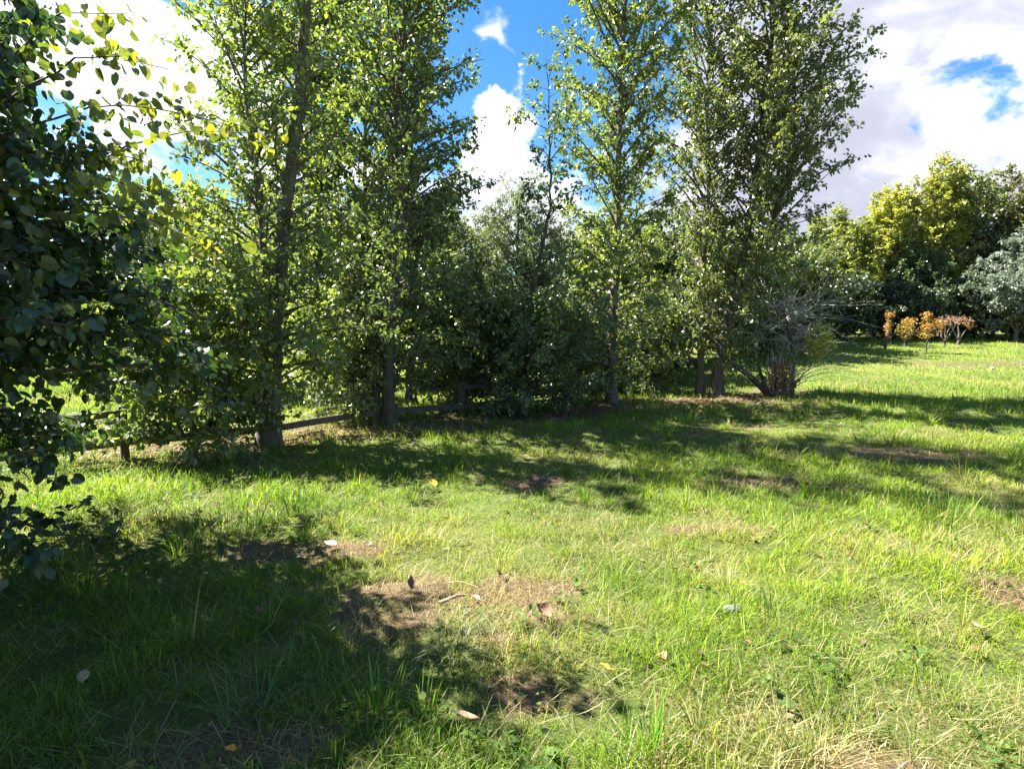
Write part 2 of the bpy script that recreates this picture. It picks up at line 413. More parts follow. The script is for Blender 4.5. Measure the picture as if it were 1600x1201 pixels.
GREENS = np.array([[.085, .155, .015], [.135, .215, .019], [.19, .275, .025], [.25, .30, .035], [.07, .135, .036]])
STRAW = np.array([[.28, .24, .10], [.33, .29, .14], [.22, .17, .08], [.37, .33, .19]])
def tint_of(rng, x, y, dry_bias=0.0):
    n = len(x)
    gi = np.clip((NZ[6](x, y, .9) * 3.2 + rng.normal(0, .8, n)), 0, 3.999).astype(int)
    gi = np.where(rng.random(n) < .08, 4, gi)
    c = GREENS[gi] * rng.uniform(.8, 1.25, (n, 1))
    d = np.clip(dry_mask(x, y) * .36 + dry_bias + np.maximum(bare_mask(x, y), litter_mask(x, y) * .6) * .6, 0, .97)
    dry = rng.random(n) < d
    s = STRAW[rng.integers(0, 4, n)] * rng.uniform(.7, 1.2, (n, 1))
    half = rng.uniform(.0, .25, (n, 1)) * dry_mask(x, y)[:, None]
    c = c * (1 - half) + s * half
    return np.where(dry[:, None], s, c)

rng = np.random.default_rng(5)
gb = Buf()
xw = lambda d: (-1.08 * d - 1.3, 1.08 * d + 1.3)
# short sward
x, y = wedge(rng, lambda d: 5200 * min(1, (3.4 / d)) ** 1.55, 1.25, 11, xw)
hole = 1 - sstep(.2, .42, NZ[2](x, y, .17) * .65 + NZ[6](x, y, .5) * .35)
keep = rng.random(len(x)) > np.maximum.reduce([bare_mask(x, y) * .82, litter_mask(x, y) * .42, hole * .9])
x, y = x[keep], y[keep]; n = len(x)
lod = np.clip((np.hypot(x, y) / 3.6), 1, 4) ** .75
tall = .45 + 1.1 * sstep(.35, .8, NZ[1](x, y, .24) * .6 + NZ[5](x, y, 1.2) * .4)
L = rng.gamma(5.0, .0130, n) * tall * (.85 + .15 * lod)
blades(gb, rng, x, y, L, rng.uniform(.0022, .0048, n) * lod, np.abs(rng.normal(.28, .35, n)), rng.gamma(2, .45, n), tint_of(rng, x, y))
# thatch: old blades lying down
x, y = wedge(rng, lambda d: 1150 * min(1, (3.2 / d)) ** 1.6, 1.25, 10, xw); n = len(x)
lod = np.clip((np.hypot(x, y) / 3.6), 1, 4) ** .75
blades(gb, rng, x, y, rng.uniform(.06, .22, n), rng.uniform(.0016, .0036, n) * lod, rng.uniform(.9, 1.45, n), rng.uniform(-.3, .35, n), tint_of(rng, x, y, .45))
# dead grass matted over the bare patches
bx_, by_ = [], []
for (cx_, cy_, rx_, ry_) in BARE:
    k_ = int(1500 * rx_ * ry_ * 3.1 * min(1, (3.4 / cy_)) ** 1.3); bx_.append(cx_ + rng.normal(0, .55, k_) * rx_); by_.append(cy_ + rng.normal(0, .55, k_) * ry_)
x, y = np.concatenate(bx_), np.concatenate(by_); n = len(x)
lod = np.clip((np.hypot(x, y) / 3.6), 1, 4) ** .75
ti = np.array([[.24, .18, .105], [.32, .255, .16], [.16, .10, .058], [.11, .065, .036]])[rng.integers(0, 4, n)] * rng.uniform(.7, 1.2, (n, 1))
blades(gb, rng, x, y, rng.uniform(.04, .16, n), rng.uniform(.0014, .0032, n) * lod, rng.uniform(1.1, 1.55, n), rng.uniform(-.3, .25, n), ti)
# tufts: many blades from one crown, arching over
tx, ty = wedge(rng, lambda d: 7.5 * min(1, 5.0 / d) ** 1.2, 1.75, 12, xw)
ok = rng.random(len(tx)) > np.maximum(bare_mask(tx, ty), litter_mask(tx, ty)) * .95
tx, ty = tx[ok], ty[ok]
cnt = rng.integers(14, 44, len(tx)); rep = np.repeat(np.arange(len(tx)), cnt)
size = rng.gamma(6, .022, len(tx)) * (.7 + .6 * NZ[5](tx, ty, 1.8))
sp = rng.uniform(.02, .06, len(tx))
bright = rng.random(len(tx))
x = tx[rep] + rng.normal(0, 1, len(rep)) * sp[rep]; y = ty[rep] + rng.normal(0, 1, len(rep)) * sp[rep]; n = len(x)
lod = np.clip((np.hypot(x, y) / 4.0), 1, 4) ** .7
az = np.arctan2(y - ty[rep], x - tx[rep]) + rng.normal(0, .7, n)
ti = tint_of(rng, x, y, .06) * (.8 + .45 * bright[rep])[:, None]
blades(gb, rng, x, y, size[rep] * rng.uniform(.55, 1.25, n), rng.uniform(.0028, .0062, n) * lod, np.abs(rng.normal(.2, .2, n)), rng.gamma(2.2, .5, n), ti, 4, az)
# far field, short and mown
x, y = wedge(rng, lambda d: 520 * (11 / d) ** 1.7, 11, 30, lambda d: (-0.95 * d, 1.08 * d))
keep = rng.random(len(x)) > np.maximum(litter_mask(x, y) * .85, rut_mask(x, y) * .8)
x, y = x[keep], y[keep]; n = len(x)
lod = (y / 3.6) ** .8
far = sstep(13, 15.5, y - .12 * np.abs(x - 6))
blades(gb, rng, x, y, rng.gamma(5, .02, n) * (1 - .35 * far) * (.9 + .06 * lod), rng.uniform(.003, .006, n) * lod, np.abs(rng.normal(.35, .35, n)), rng.gamma(2, .3, n), tint_of(rng, x, y) * (1 + .25 * far)[:, None], 2)
gobj = gb.build('grass', M['grass'], None, 'tint')
tag(gobj, 'sunlit meadow grass with straw coloured thatch covering the whole clearing', 'grass', kind='stuff')

# low broad leaved weeds among the grass, thickest in the near corner on the left
rng = np.random.default_rng(9)
wb = Buf()
tx, ty = wedge(rng, lambda d: 15 * min(1, 2.6 / d) ** 2, 1.3, 7, xw)
near_l = np.exp(-((tx + 1.0) ** 2 + (ty - 2.0) ** 2) / .9)
ok = rng.random(len(tx)) < .5 + .5 * near_l
tx, ty = tx[ok], ty[ok]
cnt = rng.integers(4, 11, len(tx)); rep = np.repeat(np.arange(len(tx)), cnt); n = len(rep)
az = rng.uniform(0, 6.283, n); rr = rng.uniform(.01, .07, n)
x = tx[rep] + np.cos(az) * rr; y = ty[rep] + np.sin(az) * rr
P = np.stack([x, y, ground_z(x, y) + rng.uniform(.02, .075, n)], 1)
D = np.stack([np.cos(az), np.sin(az), rng.uniform(-.2, .7, n)], 1)
N = np.stack([rng.normal(0, .3, n), rng.normal(0, .3, n), np.ones(n)], 1)
L = rng.uniform(.018, .05, n)
leaves(wb, rng, P, D, N, L, L * rng.uniform(.6, .95, n), ROUND, rng.beta(2, 2, n) * .85)
o = wb.build('clover_weeds', M['weed'], None, 'rnd')
tag(o, 'low round leaved weeds scattered through the near grass', 'weeds', kind='stuff')

# dead leaves and needles under the row
rng = np.random.default_rng(10)
lb = Buf()
tt = rng.uniform(-.05, 1.02, 5500); off = rng.normal(.15, .75, len(tt))
dv = ROW_B - ROW_A; nv = np.array([-dv[1], dv[0]]) / np.hypot(*dv)
x = ROW_A[0] + dv[0] * tt + nv[0] * off; y = ROW_A[1] + dv[1] * tt + nv[1] * off
x2, y2 = wedge(rng, lambda d: 5, 1.5, 9, xw)
x = np.concatenate([x, x2]); y = np.concatenate([y, y2]); n = len(x)
P = np.stack([x, y, ground_z(x, y) + rng.uniform(.008, .035, n)], 1)
az = rng.uniform(0, 6.283, n)
D = np.stack([np.cos(az), np.sin(az), rng.normal(0, .25, n)], 1)
N = np.stack([rng.normal(0, .4, n), rng.normal(0, .4, n), np.ones(n)], 1)
L = rng.uniform(.03, .075, n)
leaves(lb, rng, P, D, N, L, L * rng.uniform(.35, .75, n), OVATE, rng.random(n))
o = lb.build('leaf_litter', M['brown'], None, 'rnd')
tag(o, 'brown dead leaves lying under the row of poplars', 'leaf litter', kind='stuff')

# ------------------------------------------------------------------ trees
def dense_path(ctrl, k):
    ctrl = np.asarray(ctrl, float)
    z = np.linspace(ctrl[0, 2], ctrl[-1, 2], k)
    # smooth the bends a little
    f = lambda c: np.interp(z, ctrl[:, 2], c)
    x, y = f(ctrl[:, 0]), f(ctrl[:, 1])
    for _ in range(2):
        x[1:-1] = .25 * x[:-2] + .5 * x[1:-1] + .25 * x[2:]; y[1:-1] = .25 * y[:-2] + .5 * y[1:-1] + .25 * y[2:]
    return np.stack([x, y, z], 1)

def grow(rng, stems, profile, nb, e0=55, e1=25, twig=(.18, .42), twigs_per_m=11, leaf_per_m=46, leaf=(.075, .055), tmpl=OVATE,
         r0=.1, droop=.0, spread=.03, hang=.5, start=.15, sides=9, yellow=0.0, bend=.10, nstem_pts=26, tipleaf=True, az_bias=None):
    """stems: list of control-point lists (local); profile: [(z, branch length)]; returns (wood Buf, limbs Buf, leaf Buf)"""
    wood, limbs, lf = Buf(), Buf(), Buf()
    pz = [p[0] for p in profile]; pr = [p[1] for p in profile]
    ga = rng.uniform(0, 6.28)
    starts, azs, lens, fr, rad = [], [], [], [], []
    for si, st in enumerate(stems):
        P = dense_path(st, nstem_pts)
        zt, zb = P[-1, 2], P[0, 2]
        fz = (P[:, 2] - zb) / (zt - zb)
        rs = r0 * (.62 if si else 1.0)
        Rr = rs * (1 - .93 * fz ** .85)
        P[1:-1, :2] += rng.normal(0, .012, (len(P) - 2, 2))
        P[:, :2] += np.stack([np.sin(P[:, 2] * rng.uniform(.8, 1.4) + q_) * .045 * np.minimum(P[:, 2] / 2, 1) for q_ in rng.uniform(0, 6, 2)], 1)
        if si == 0:
            Rr[0] *= 1.5; Rr[1] *= 1.1
        flare = (lambda PP, ang: 1 + .10 * np.sin(3 * ang + 1)[None, None, :] * np.exp(-PP[:, :, 2:3] * 2.0) + .04 * np.sin(2 * ang + 5 * PP[:, :, 2:3])) if rs > .03 else None
        tubes(wood, P[None], Rr[None], sides, flare)
        k = int(nb / len(stems))
        lo = max(pz[0], zb + .1)
        u = (np.arange(k) + rng.uniform(0, 1, k)) / k
        z = lo + (zt - lo) * u ** 1.0
        starts.append(np.stack([np.interp(z, P[:, 2], P[:, 0]), np.interp(z, P[:, 2], P[:, 1]), z], 1))
        azs.append(ga + np.arange(k) * 2.39996 + rng.normal(0, .35, k))
        lens.append(np.interp(z, pz, pr) * rng.uniform(.62, 1.12, k)); fr.append((z - zb) / (zt - zb))
        rad.append(np.interp(z, P[:, 2], Rr))
    S = np.concatenate(starts); az = np.concatenate(azs); L = np.concatenate(lens); f = np.concatenate(fr); sr = np.concatenate(rad)
    if az_bias is not None:
        L = L * (1 + az_bias[1] * np.cos(az - az_bias[0]))
    nbr = len(S); K = 7
    ea = R(e0) * (1 - .0 * f) + rng.normal(0, .16, nbr) ; eb = R(e1) + rng.normal(0, .2, nbr)
    # low limbs hang, high ones rise
    low = 1 - np.clip(f / .33, 0, 1)
    ea = ea - low * R(34) ; eb = eb - low * R(44) - droop
    seg = []
    p = S.copy(); B = [p]
    a = az.copy()
    for k in range(K - 1):
        tt = (k + .5) / (K - 1)
        e = ea * (1 - tt) + eb * tt
        a = a + rng.normal(0, bend, nbr)
        d = np.stack([np.cos(a) * np.cos(e), np.sin(a) * np.cos(e), np.sin(e)], 1)
        p = p + d * (L / (K - 1))[:, None]; B.append(p)
    B = np.stack(B, 1)
    B[:, :, 2] = np.maximum(B[:, :, 2], .10)
    br = np.minimum(.010 + .010 * L, sr * .65)[:, None] * np.linspace(1, .18, K)[None]
    tubes(limbs, B, br, 5)
    # twigs
    nt = np.maximum(2, (L * twigs_per_m).astype(int)); rep = np.repeat(np.arange(nbr), nt); n = len(rep)
    nc = rng.integers(3, 6, nbr)[rep]
    u_ = rng.random(n) ** .75
    u_ = np.where(rng.random(n) < .6, np.minimum((np.floor(u_ * nc) + .5 + rng.normal(0, .16, n)) / nc, 1.0), u_)
    t = start + (1 - start) * np.clip(u_, 0, 1)
    fi = t * (K - 1); i0 = np.minimum(fi.astype(int), K - 2); w_ = (fi - i0)[:, None]
    tp = B[rep, i0] * (1 - w_) + B[rep, i0 + 1] * w_
    tan = norm(B[rep, i0 + 1] - B[rep, i0])
    rv = norm(rng.normal(0, 1, (n, 3)))
    td = norm(tan * .55 + rv * .85 + np.array([0, 0, .22 - droop * .5]))
    tl = rng.uniform(twig[0], twig[1], n) * (1.15 - .55 * t)
    pts = [tp]
    for k in range(3):
        td2 = norm(td + np.array([0, 0, -.14 * k - droop * .3]))
        pts.append(pts[-1] + td2 * (tl / 3)[:, None])
    T = np.stack(pts, 1)
    T[:, :, 2] = np.maximum(T[:, :, 2], .06)
    tubes(limbs, T, np.full((n, 1), .0032) * np.linspace(1, .4, 4)[None], 3)
    # leaves along twigs
    nl = np.maximum(2, (tl * leaf_per_m + rng.uniform(0, 1, n)).astype(int)); rp = np.repeat(np.arange(n), nl); q = len(rp)
    t = rng.random(q) ** .8; fi = t * 3; i0 = np.minimum(fi.astype(int), 2); w_ = (fi - i0)[:, None]
    lp = T[rp, i0] * (1 - w_) + T[rp, i0 + 1] * w_
    tt = norm(T[rp, 3] - T[rp, 0])
    rv = norm(rng.normal(0, 1, (q, 3)))
    D = norm(tt * .45 + rv * .85 + np.array([0, 0, -hang]))
    lp = lp + norm(rv + tt * .3) * rng.uniform(.3, 1.6, (q, 1)) * spread
    lp[:, 2] = np.maximum(lp[:, 2], .05)
    N = norm(rng.normal(0, .75, (q, 3)) + np.array([0, 0, .8]))
    ll = leaf[0] * rng.uniform(.5, 1.35, q); lw = ll * (leaf[1] / leaf[0]) * rng.uniform(.8, 1.15, q)
    clump = np.repeat(rng.random(nbr), nt)[rp]
    rnd = np.clip(.55 * rng.beta(2, 2.4, q) + .40 * clump + rng.normal(0, .06, q) + yellow, 0, .93)
    rnd = np.where(rng.random(q) < .012 + yellow * .1, rng.uniform(.95, 1, q), rnd)
    leaves(lf, rng, lp, D, N, ll, lw, tmpl, rnd)
    return wood, limbs, lf

def tree(name, label, cat, x, y, stems, profile, mat, bark='bark', seed=1, group=None, loc_z=None, **kw):
    rng = np.random.default_rng(seed)
    wood, limbs, lf = grow(rng, stems, profile, **kw)
    e = empty(name, (x, y, gz(x, y) - .03 if loc_z is None else loc_z))
    tag(e, label, cat, group)
    wood.build('trunk', M[bark], e, smooth=True)
    limbs.build('branches', M[bark], e, smooth=True)
    lf.build('crown', M[mat], e, 'rnd')
    return e

ROWG = 'poplars standing in the front row'
# first poplar on the left, forked low down
DEN = dict(twigs_per_m=12, leaf_per_m=35)
tree('poplar_tree', 'poplar with a low forked grey trunk leaning right, beside the timber fence rail', 'tree', -3.38, 7.79,
     [[(0, 0, 0), (.02, 0, .8), (.06, .0, 1.3), (.2, .05, 2.36), (.46, .1, 4.1), (.75, .1, 6.8), (.9, .1, 12.0)],
      [(.02, 0, .75), (.16, .05, 1.15), (.05, -.1, 2.2), (.1, -.15, 3.4), (-.1, -.1, 6.4)]],
     [(.6, 1.1), (1.2, 1.5), (3.0, 1.3), (5, 1.25), (9, 1.3), (12.0, .5)], 'poplar_light', seed=21, group=ROWG, nb=175, r0=.135, e0=48, e1=22, leaf=(.07, .054), **DEN)
tree('poplar_tree', 'tall dense poplar with a thin dark trunk, second from the left in the front row', 'tree', -2.03, 9.37,
     [[(0, 0, 0), (.0, 0, 1.2), (.07, 0, 2.5), (.24, .05, 3.9), (.32, .1, 7), (.4, .1, 13)]],
     [(.55, 1.0), (1.4, 1.6), (3.0, 1.7), (5, 1.75), (9, 1.75), (11.5, 1.2), (13, .4)], 'poplar', seed=22, group=ROWG, nb=185, r0=.10, e0=50, e1=25, leaf=(.07, .052), bark='bark_dark', **DEN)
tree('poplar_tree', 'wide low bushy poplar with one thin leader and a drooping tip, mid row', 'tree', .16, 10.83,
     [[(0, 0, 0), (.05, 0, .6), (.28, 0, 2.4), (.6, 0, 3.9), (.5, .05, 5.6), (.42, .1, 6.6)],
      [(.0, 0, .12), (-.25, .1, .6), (-.6, .2, 1.4), (-.8, .2, 2.0)], [(.02, 0, .12), (.35, -.1, .7), (.75, -.1, 1.7)]],
     [(.2, 1.2), (.7, 1.65), (1.3, 1.5), (1.9, 1.3), (2.6, .95), (3.4, .8), (5, .8), (6.6, .35)], 'poplar', seed=23, group=ROWG, nb=140, r0=.065, e0=42, e1=18, leaf=(.08, .056), bark='bark_dark', **DEN)
tree('poplar_tree', 'straight slender poplar with a narrow upright crown, just left of the twin trunks', 'tree', 2.12, 12.05,
     [[(0, 0, 0), (.02, 0, 2.4), (.1, 0, 5.1), (.1, .05, 8), (.05, .05, 12.5)]],
     [(.4, 1.5), (1.2, 2.1), (2.2, 1.75), (3.6, 1.6), (5, 1.95), (8.5, 1.8), (10.5, 1.3), (12.5, .4)], 'poplar_light', seed=24, group=ROWG, nb=180, r0=.105, e0=52, e1=30, leaf=(.082, .06), twigs_per_m=12, leaf_per_m=35)
tree('poplar_tree', 'thinner of the twin poplar trunks standing close together, upright', 'tree', 4.55, 13.72,
     [[(0, 0, 0), (.03, 0, 2), (.05, .1, 5), (.05, .2, 11.8)]],
     [(.9, 1.1), (2.0, 1.5), (3.6, 1.5), (5, 2.1), (7, 2.1), (8.5, 1.6), (10, 1.4), (11.8, .4)], 'poplar_olive', seed=25, group=ROWG, nb=165, r0=.095, e0=52, e1=32, leaf=(.085, .062), twigs_per_m=11, leaf_per_m=32)
tree('poplar_tree', 'stouter of the twin poplar trunks, leaning right under a broad airy crown', 'tree', 4.87, 13.44,
     [[(0, 0, 0), (.05, 0, 1.0), (.55, 0, 3.8), (.75, 0, 5), (.95, 0, 8), (1.0, 0, 12.4)],
      [(.2, 0, 1.8), (.75, -.1, 3.2), (1.5, -.1, 5.4), (1.6, 0, 8.3)]],
     [(1.0, .9), (2.2, 1.4), (3.6, 1.8), (5, 2.4), (6.4, 2.3), (8.5, 1.6), (10.5, 1.2), (12.4, .5)], 'poplar_olive', seed=26, group=ROWG, nb=215, r0=.135, e0=50, e1=34, leaf=(.085, .062), twigs_per_m=11, leaf_per_m=31)

# linden close by on the left
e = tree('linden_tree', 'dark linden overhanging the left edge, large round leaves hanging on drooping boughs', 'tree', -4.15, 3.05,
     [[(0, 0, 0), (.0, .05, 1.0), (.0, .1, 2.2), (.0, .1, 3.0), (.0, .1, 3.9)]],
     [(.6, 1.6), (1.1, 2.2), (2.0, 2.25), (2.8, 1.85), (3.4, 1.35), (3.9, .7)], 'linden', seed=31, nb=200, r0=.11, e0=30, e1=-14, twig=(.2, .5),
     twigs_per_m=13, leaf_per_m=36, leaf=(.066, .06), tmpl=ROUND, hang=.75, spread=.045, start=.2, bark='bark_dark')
# long whip shoots of the linden with turning leaves
rng = np.random.default_rng(33)
lfb, wdb = Buf(), Buf()
for (sx, sy, sz), (ex, ey, ez) in [((1.1, .2, 2.5), (2.70, .0, 2.66)), ((1.2, .3, 2.8), (2.35, .1, 2.95)), ((1.1, .1, 2.2), (2.55, -.1, 2.2)), ((1.2, .3, 2.2), (2.6, .1, 2.0)), ((1.0, .4, 2.9), (2.0, .3, 3.35)), ((1.2, .6, 2.4), (2.7, .5, 2.75)), ((1.2, .6, 2.4), (2.3, .0, 2.42))]:
    k = 9; tt = np.linspace(0, 1, k)[:, None]
    P = np.array([[sx, sy, sz]]) * (1 - tt) + np.array([[ex, ey, ez]]) * tt
    P[:, 2] += .18 * np.sin(np.pi * tt[:, 0]); P += rng.normal(0, .015, P.shape)
    tubes(wdb, P[None], np.linspace(.008, .002, k)[None], 5)
    n = int(58 * np.linalg.norm(P[-1] - P[0])); ti = rng.uniform(.1, 1, n) * (k - 1); i0 = np.minimum(ti.astype(int), k - 2); wv = (ti - i0)[:, None]
    lp = P[i0] * (1 - wv) + P[i0 + 1] * wv + rng.normal(0, .05, (n, 3))
    D = norm(rng.normal(0, .5, (n, 3)) + np.array([.3, 0, -.9])); N = norm(rng.normal(0, .6, (n, 3)) + np.array([-.3, -.3, .5]))
    L = rng.uniform(.035, .075, n)
    leaves(lfb, rng, lp, D, N, L, L * .9, ROUND, np.clip(ti / (k - 1) * .75 + rng.normal(0, .22, n), 0, 1))
wdb.build('shoots', M['bark_dark'], e, smooth=True)
o = lfb.build('turning_leaves', M['linden_yellow'], e, 'rnd'); o['label'] = 'yellowing leaves on the long outer shoots'

# shrubby growth by the first poplar
mkL = tree('shrub', 'bushy green shrub growing low at the left side of the forked poplar, before the fence', 'shrub', -4.05, 7.15,
     [[(0, 0, 0), (.05, 0, 1), (.1, 0, 2.6)], [(0, 0, .08), (.4, .1, 1.0), (.5, .1, 2.2)], [(0, 0, .08), (-.4, .0, .9), (-.6, .1, 2.0)]],
     [(.15, 1.1), (1, 1.3), (2, .9), (2.6, .4)], 'poplar_light', seed=41, nb=130, r0=.035, e0=48, e1=15, leaf=(.078, .06), twigs_per_m=12, leaf_per_m=35)

# ---- trees behind the fence and in the wood
BEHIND = 'trees growing behind the fence'
tree('poplar_tree', 'poplar behind the fence, its trunk seen right of the forked poplar', 'tree', -3.66, 10.9,
     [[(0, 0, 0), (.03, 0, 2), (.0, .1, 5), (.1, .1, 9)]], [(1.2, 1.2), (3, 1.7), (6, 1.7), (9, .5)], 'poplar', seed=51, group=BEHIND, nb=110, r0=.13, leaf=(.085, .062), twigs_per_m=13, leaf_per_m=48, bark='bark_dark')
tree('poplar_tree', 'thin poplar behind the fence, third trunk from the left counting the forked one', 'tree', -3.3, 12.3,
     [[(0, 0, 0), (.05, 0, 2), (.15, .1, 5), (.3, .1, 9.5)]], [(1.2, 1.2), (3, 1.7), (6, 1.6), (9.5, .5)], 'poplar_light', seed=52, group=BEHIND, nb=90, r0=.09, leaf=(.09, .066), twigs_per_m=11, leaf_per_m=31)
tree('poplar_tree', 'poplar trunk just behind and right of the thin dark front trunk', 'tree', -2.2, 12.3,
     [[(0, 0, 0), (.05, 0, 2), (.1, .1, 5), (.2, .1, 8.6)]], [(1.0, 1.3), (3, 1.7), (5, 1.6), (7, 1.1), (8.6, .4)], 'poplar', seed=53, group=BEHIND, nb=85, r0=.11, leaf=(.09, .066), twigs_per_m=13, leaf_per_m=46, bark='bark_dark')
tree('willow_tree', 'grey green willow with narrow pale leaves behind the wide bushy poplar', 'tree', -.1, 16.5,
     [[(0, 0, 0), (.1, 0, 1.5), (.2, 0, 3.5), (.3, 0, 5.6)], [(0, 0, .3), (-.7, .2, 1.8), (-1.1, .3, 4.6)], [(0, 0, .3), (.7, .1, 1.8), (1.3, .2, 4.4)]],
     [(.4, 1.5), (2, 1.8), (4, 1.5), (5.6, .6)], 'willow', seed=54, group=BEHIND, nb=150, r0=.10, e0=55, e1=30, leaf=(.10, .034), tmpl=NARROW, twigs_per_m=13, leaf_per_m=64)

# kinds for the wood further back: one of each is grown, the others are copies of it
def copy_tree(src, x, y, s=1.0, sz=None, rz=0.0, label=None, mat=None, name=None, group=None, cat=None):
    c = src.copy(); COL.objects.link(c)
    if name: c.name = name
    c.location = (x, y, gz(x, y) - .03); c.scale = (s, s, sz or s); c.rotation_euler = (0, 0, rz)
    if label: c['label'] = label
    if group: c['group'] = group
    if cat: c['category'] = cat
    for ch in src.children:
        d = ch.copy(); COL.objects.link(d); d.parent = c
        if mat and ch.name.startswith('crown'):
            d.material_slots[0].link = 'OBJECT'; d.material_slots[0].material = M[mat]
    return c
WOOD = 'trees of the wood behind the clearing'
mkA = tree('broadleaf_tree', 'fresh green bushy tree seen between the linden and the forked poplar', 'tree', -7.3, 13.5,
     [[(0, 0, 0), (.1, 0, 1.5), (.0, .1, 4.8)], [(0, 0, .4), (.8, 0, 1.8), (1.2, .1, 4.0)], [(0, 0, .4), (-.7, .3, 1.8), (-1.1, .3, 3.8)]],
     [(.2, 1.7), (1.5, 2.0), (3.2, 1.6), (4.8, .6)], 'poplar_light', seed=61, group=WOOD, nb=150, r0=.09, e0=50, e1=20, leaf=(.10, .078), twig=(.25, .5), twigs_per_m=12, leaf_per_m=42)
mkB = tree('broadleaf_tree', 'tall yellowing poplar rising above the right treeline', 'tree', 21.9, 30.0,
     [[(0, 0, 0), (.1, 0, 3), (.1, .1, 9.0)], [(0, 0, .5), (.9, .1, 3), (1.2, .1, 8.2)], [(0, 0, .5), (-.9, .3, 2.8), (-1.3, .3, 7.0)]],
     [(.3, 2.0), (2.5, 2.3), (5.5, 1.8), (7.5, 1.1), (9.0, .4)], 'yellowing', seed=62, group=WOOD, nb=190, r0=.14, e0=62, e1=62, leaf=(.12, .09), twig=(.3, .6), twigs_per_m=10, leaf_per_m=34)
mkC = tree('broadleaf_tree', 'olive brown round crowned tree at the right end of the treeline', 'tree', 26.8, 30.8,
     [[(0, 0, 0), (.1, 0, 2.5), (.1, .1, 7.8)], [(0, 0, .6), (1.1, .1, 2.8), (1.8, .1, 6.2)], [(0, 0, .6), (-1.1, .3, 2.8), (-1.8, .3, 6.0)]],
     [(.3, 2.2), (2.5, 2.7), (5.0, 2.2), (7.4, .7)], 'olive', seed=63, group=WOOD, nb=150, r0=.15, e0=50, e1=25, leaf=(.13, .10), twig=(.3, .6), twigs_per_m=9, leaf_per_m=32)
mkS = tree('shrub', 'dark green shrub at the foot of the treeline, behind the leftmost orange sapling', 'shrub', 18.6, 27.6,
     [[(0, 0, 0), (.1, 0, 1), (.1, .1, 2.6)], [(0, 0, .1), (.8, .1, 1), (1.2, .1, 2.0)], [(0, 0, .1), (-.8, .2, 1), (-1.2, .2, 2.1)]],
     [(.1, 1.5), (1, 1.7), (2, 1.1), (2.6, .4)], 'dark', seed=64, group='dark shrubs under the right treeline', nb=110, r0=.05, e0=45, e1=10, leaf=(.12, .09), twig=(.25, .5), twigs_per_m=11, leaf_per_m=34)

mkD = tree('silver_shrub', 'silvery grey tree with pale leaves at the right edge, in front of the dark shrubs', 'tree', 23.3, 26.4,
     [[(0, 0, 0), (.1, 0, 2), (.2, .1, 5.2)], [(0, 0, .4), (.9, .1, 1.6), (1.6, .1, 3.4)], [(0, 0, .4), (-.7, -.2, 1.5), (-.9, -.3, 2.6)]],
     [(.7, 1.3), (2, 2.0), (3.6, 1.6), (5.2, .5)], 'silver', seed=65, nb=120, r0=.09, e0=45, e1=5, leaf=(.13, .07), twig=(.25, .55), twigs_per_m=10, leaf_per_m=36)

for (src, x, y, s, sz, rz, mat, lab) in [
    (mkA, -9.8, 15.5, 1.15, 1.1, 1.0, 'poplar', 'mid green tree partly hidden by the dark linden, behind the fence'),
    (mkA, -5.2, 17.5, 1.1, 1.0, 2.2, 'poplar_light', 'light green tree behind the fence, filling the gap right of the forked trunk'),
    (mkA, -2.6, 18.5, 1.15, 1.15, 4.0, 'poplar', 'green tree behind the fence seen through the second poplar'),
    (mkA, 2.9, 18.0, 1.0, 1.0, 5.1, 'poplar_light', 'green tree behind the straight slender poplar'),
    (mkA, 5.3, 20.5, 1.2, 1.1, .4, 'bush', 'blue green tree seen between the slender poplar and the twin trunks'),
    (mkA, 8.3, 21.5, 1.15, 1.0, 3.3, 'poplar', 'green tree directly behind the twin poplars'),
    (mkA, 11.6, 24.0, 1.1, .92, 1.9, 'poplar_olive', 'olive green tree behind the dead bush'),
    (mkB, 16.4, 28.8, 1.0, .70, 2.0, 'yellow_green', 'pale green tree with feathery tops, left end of the right treeline'),
    (mkB, 19.2, 30.4, 1.05, .82, 4.4, 'yellowing', 'yellow green tree just left of the tall yellowing poplar'),
    (mkC, 24.6, 32.0, 1.1, 1.18, 1.2, 'poplar_olive', 'dark olive tree just right of the tall yellowing poplar'),
    (mkC, 29.2, 31.0, 1.15, 1.28, 2.6, 'olive', 'olive brown tree cut by the right edge of the view'),
    ]:
    copy_tree(src, x, y, s, sz, rz, lab, mat)
copy_tree(mkD, 26.2, 27.0, 1.1, 1.05, 2.1, 'second silvery grey tree, half out of view at the right edge')
for (x, y, s, rz, lab) in [
    (12.4, 25.4, 1.1, .5, 'dark green shrub in shade behind the twigs of the dead bush'),
    (15.4, 27.3, 1.15, 1.7, 'dark green shrub in shade at the left end of the right treeline'),
    (20.6, 28.2, 1.1, 2.9, 'dark green shrub behind the yellow and orange sapling'),
    (22.7, 28.6, 1.05, 3.8, 'dark green shrub behind the brown withered saplings'),
    (25.6, 28.6, 1.2, 5.0, 'dark green shrub behind the silvery tree'),
    (9.3, 22.8, 1.1, 4.2, 'dark green shrub in the gap right of the twin poplars'),
    (3.9, 17.6, 1.0, 2.2, 'dark shrub seen low between the slender poplar and the twin trunks'),
    (1.2, 15.6, 1.0, 1.2, 'dark shrub behind the right side of the wide bushy poplar'),
    (-1.3, 15.2, .95, 3.0, 'dark shrub behind the left side of the wide bushy poplar')]:
    copy_tree(mkS, x, y, s, None, rz, lab)
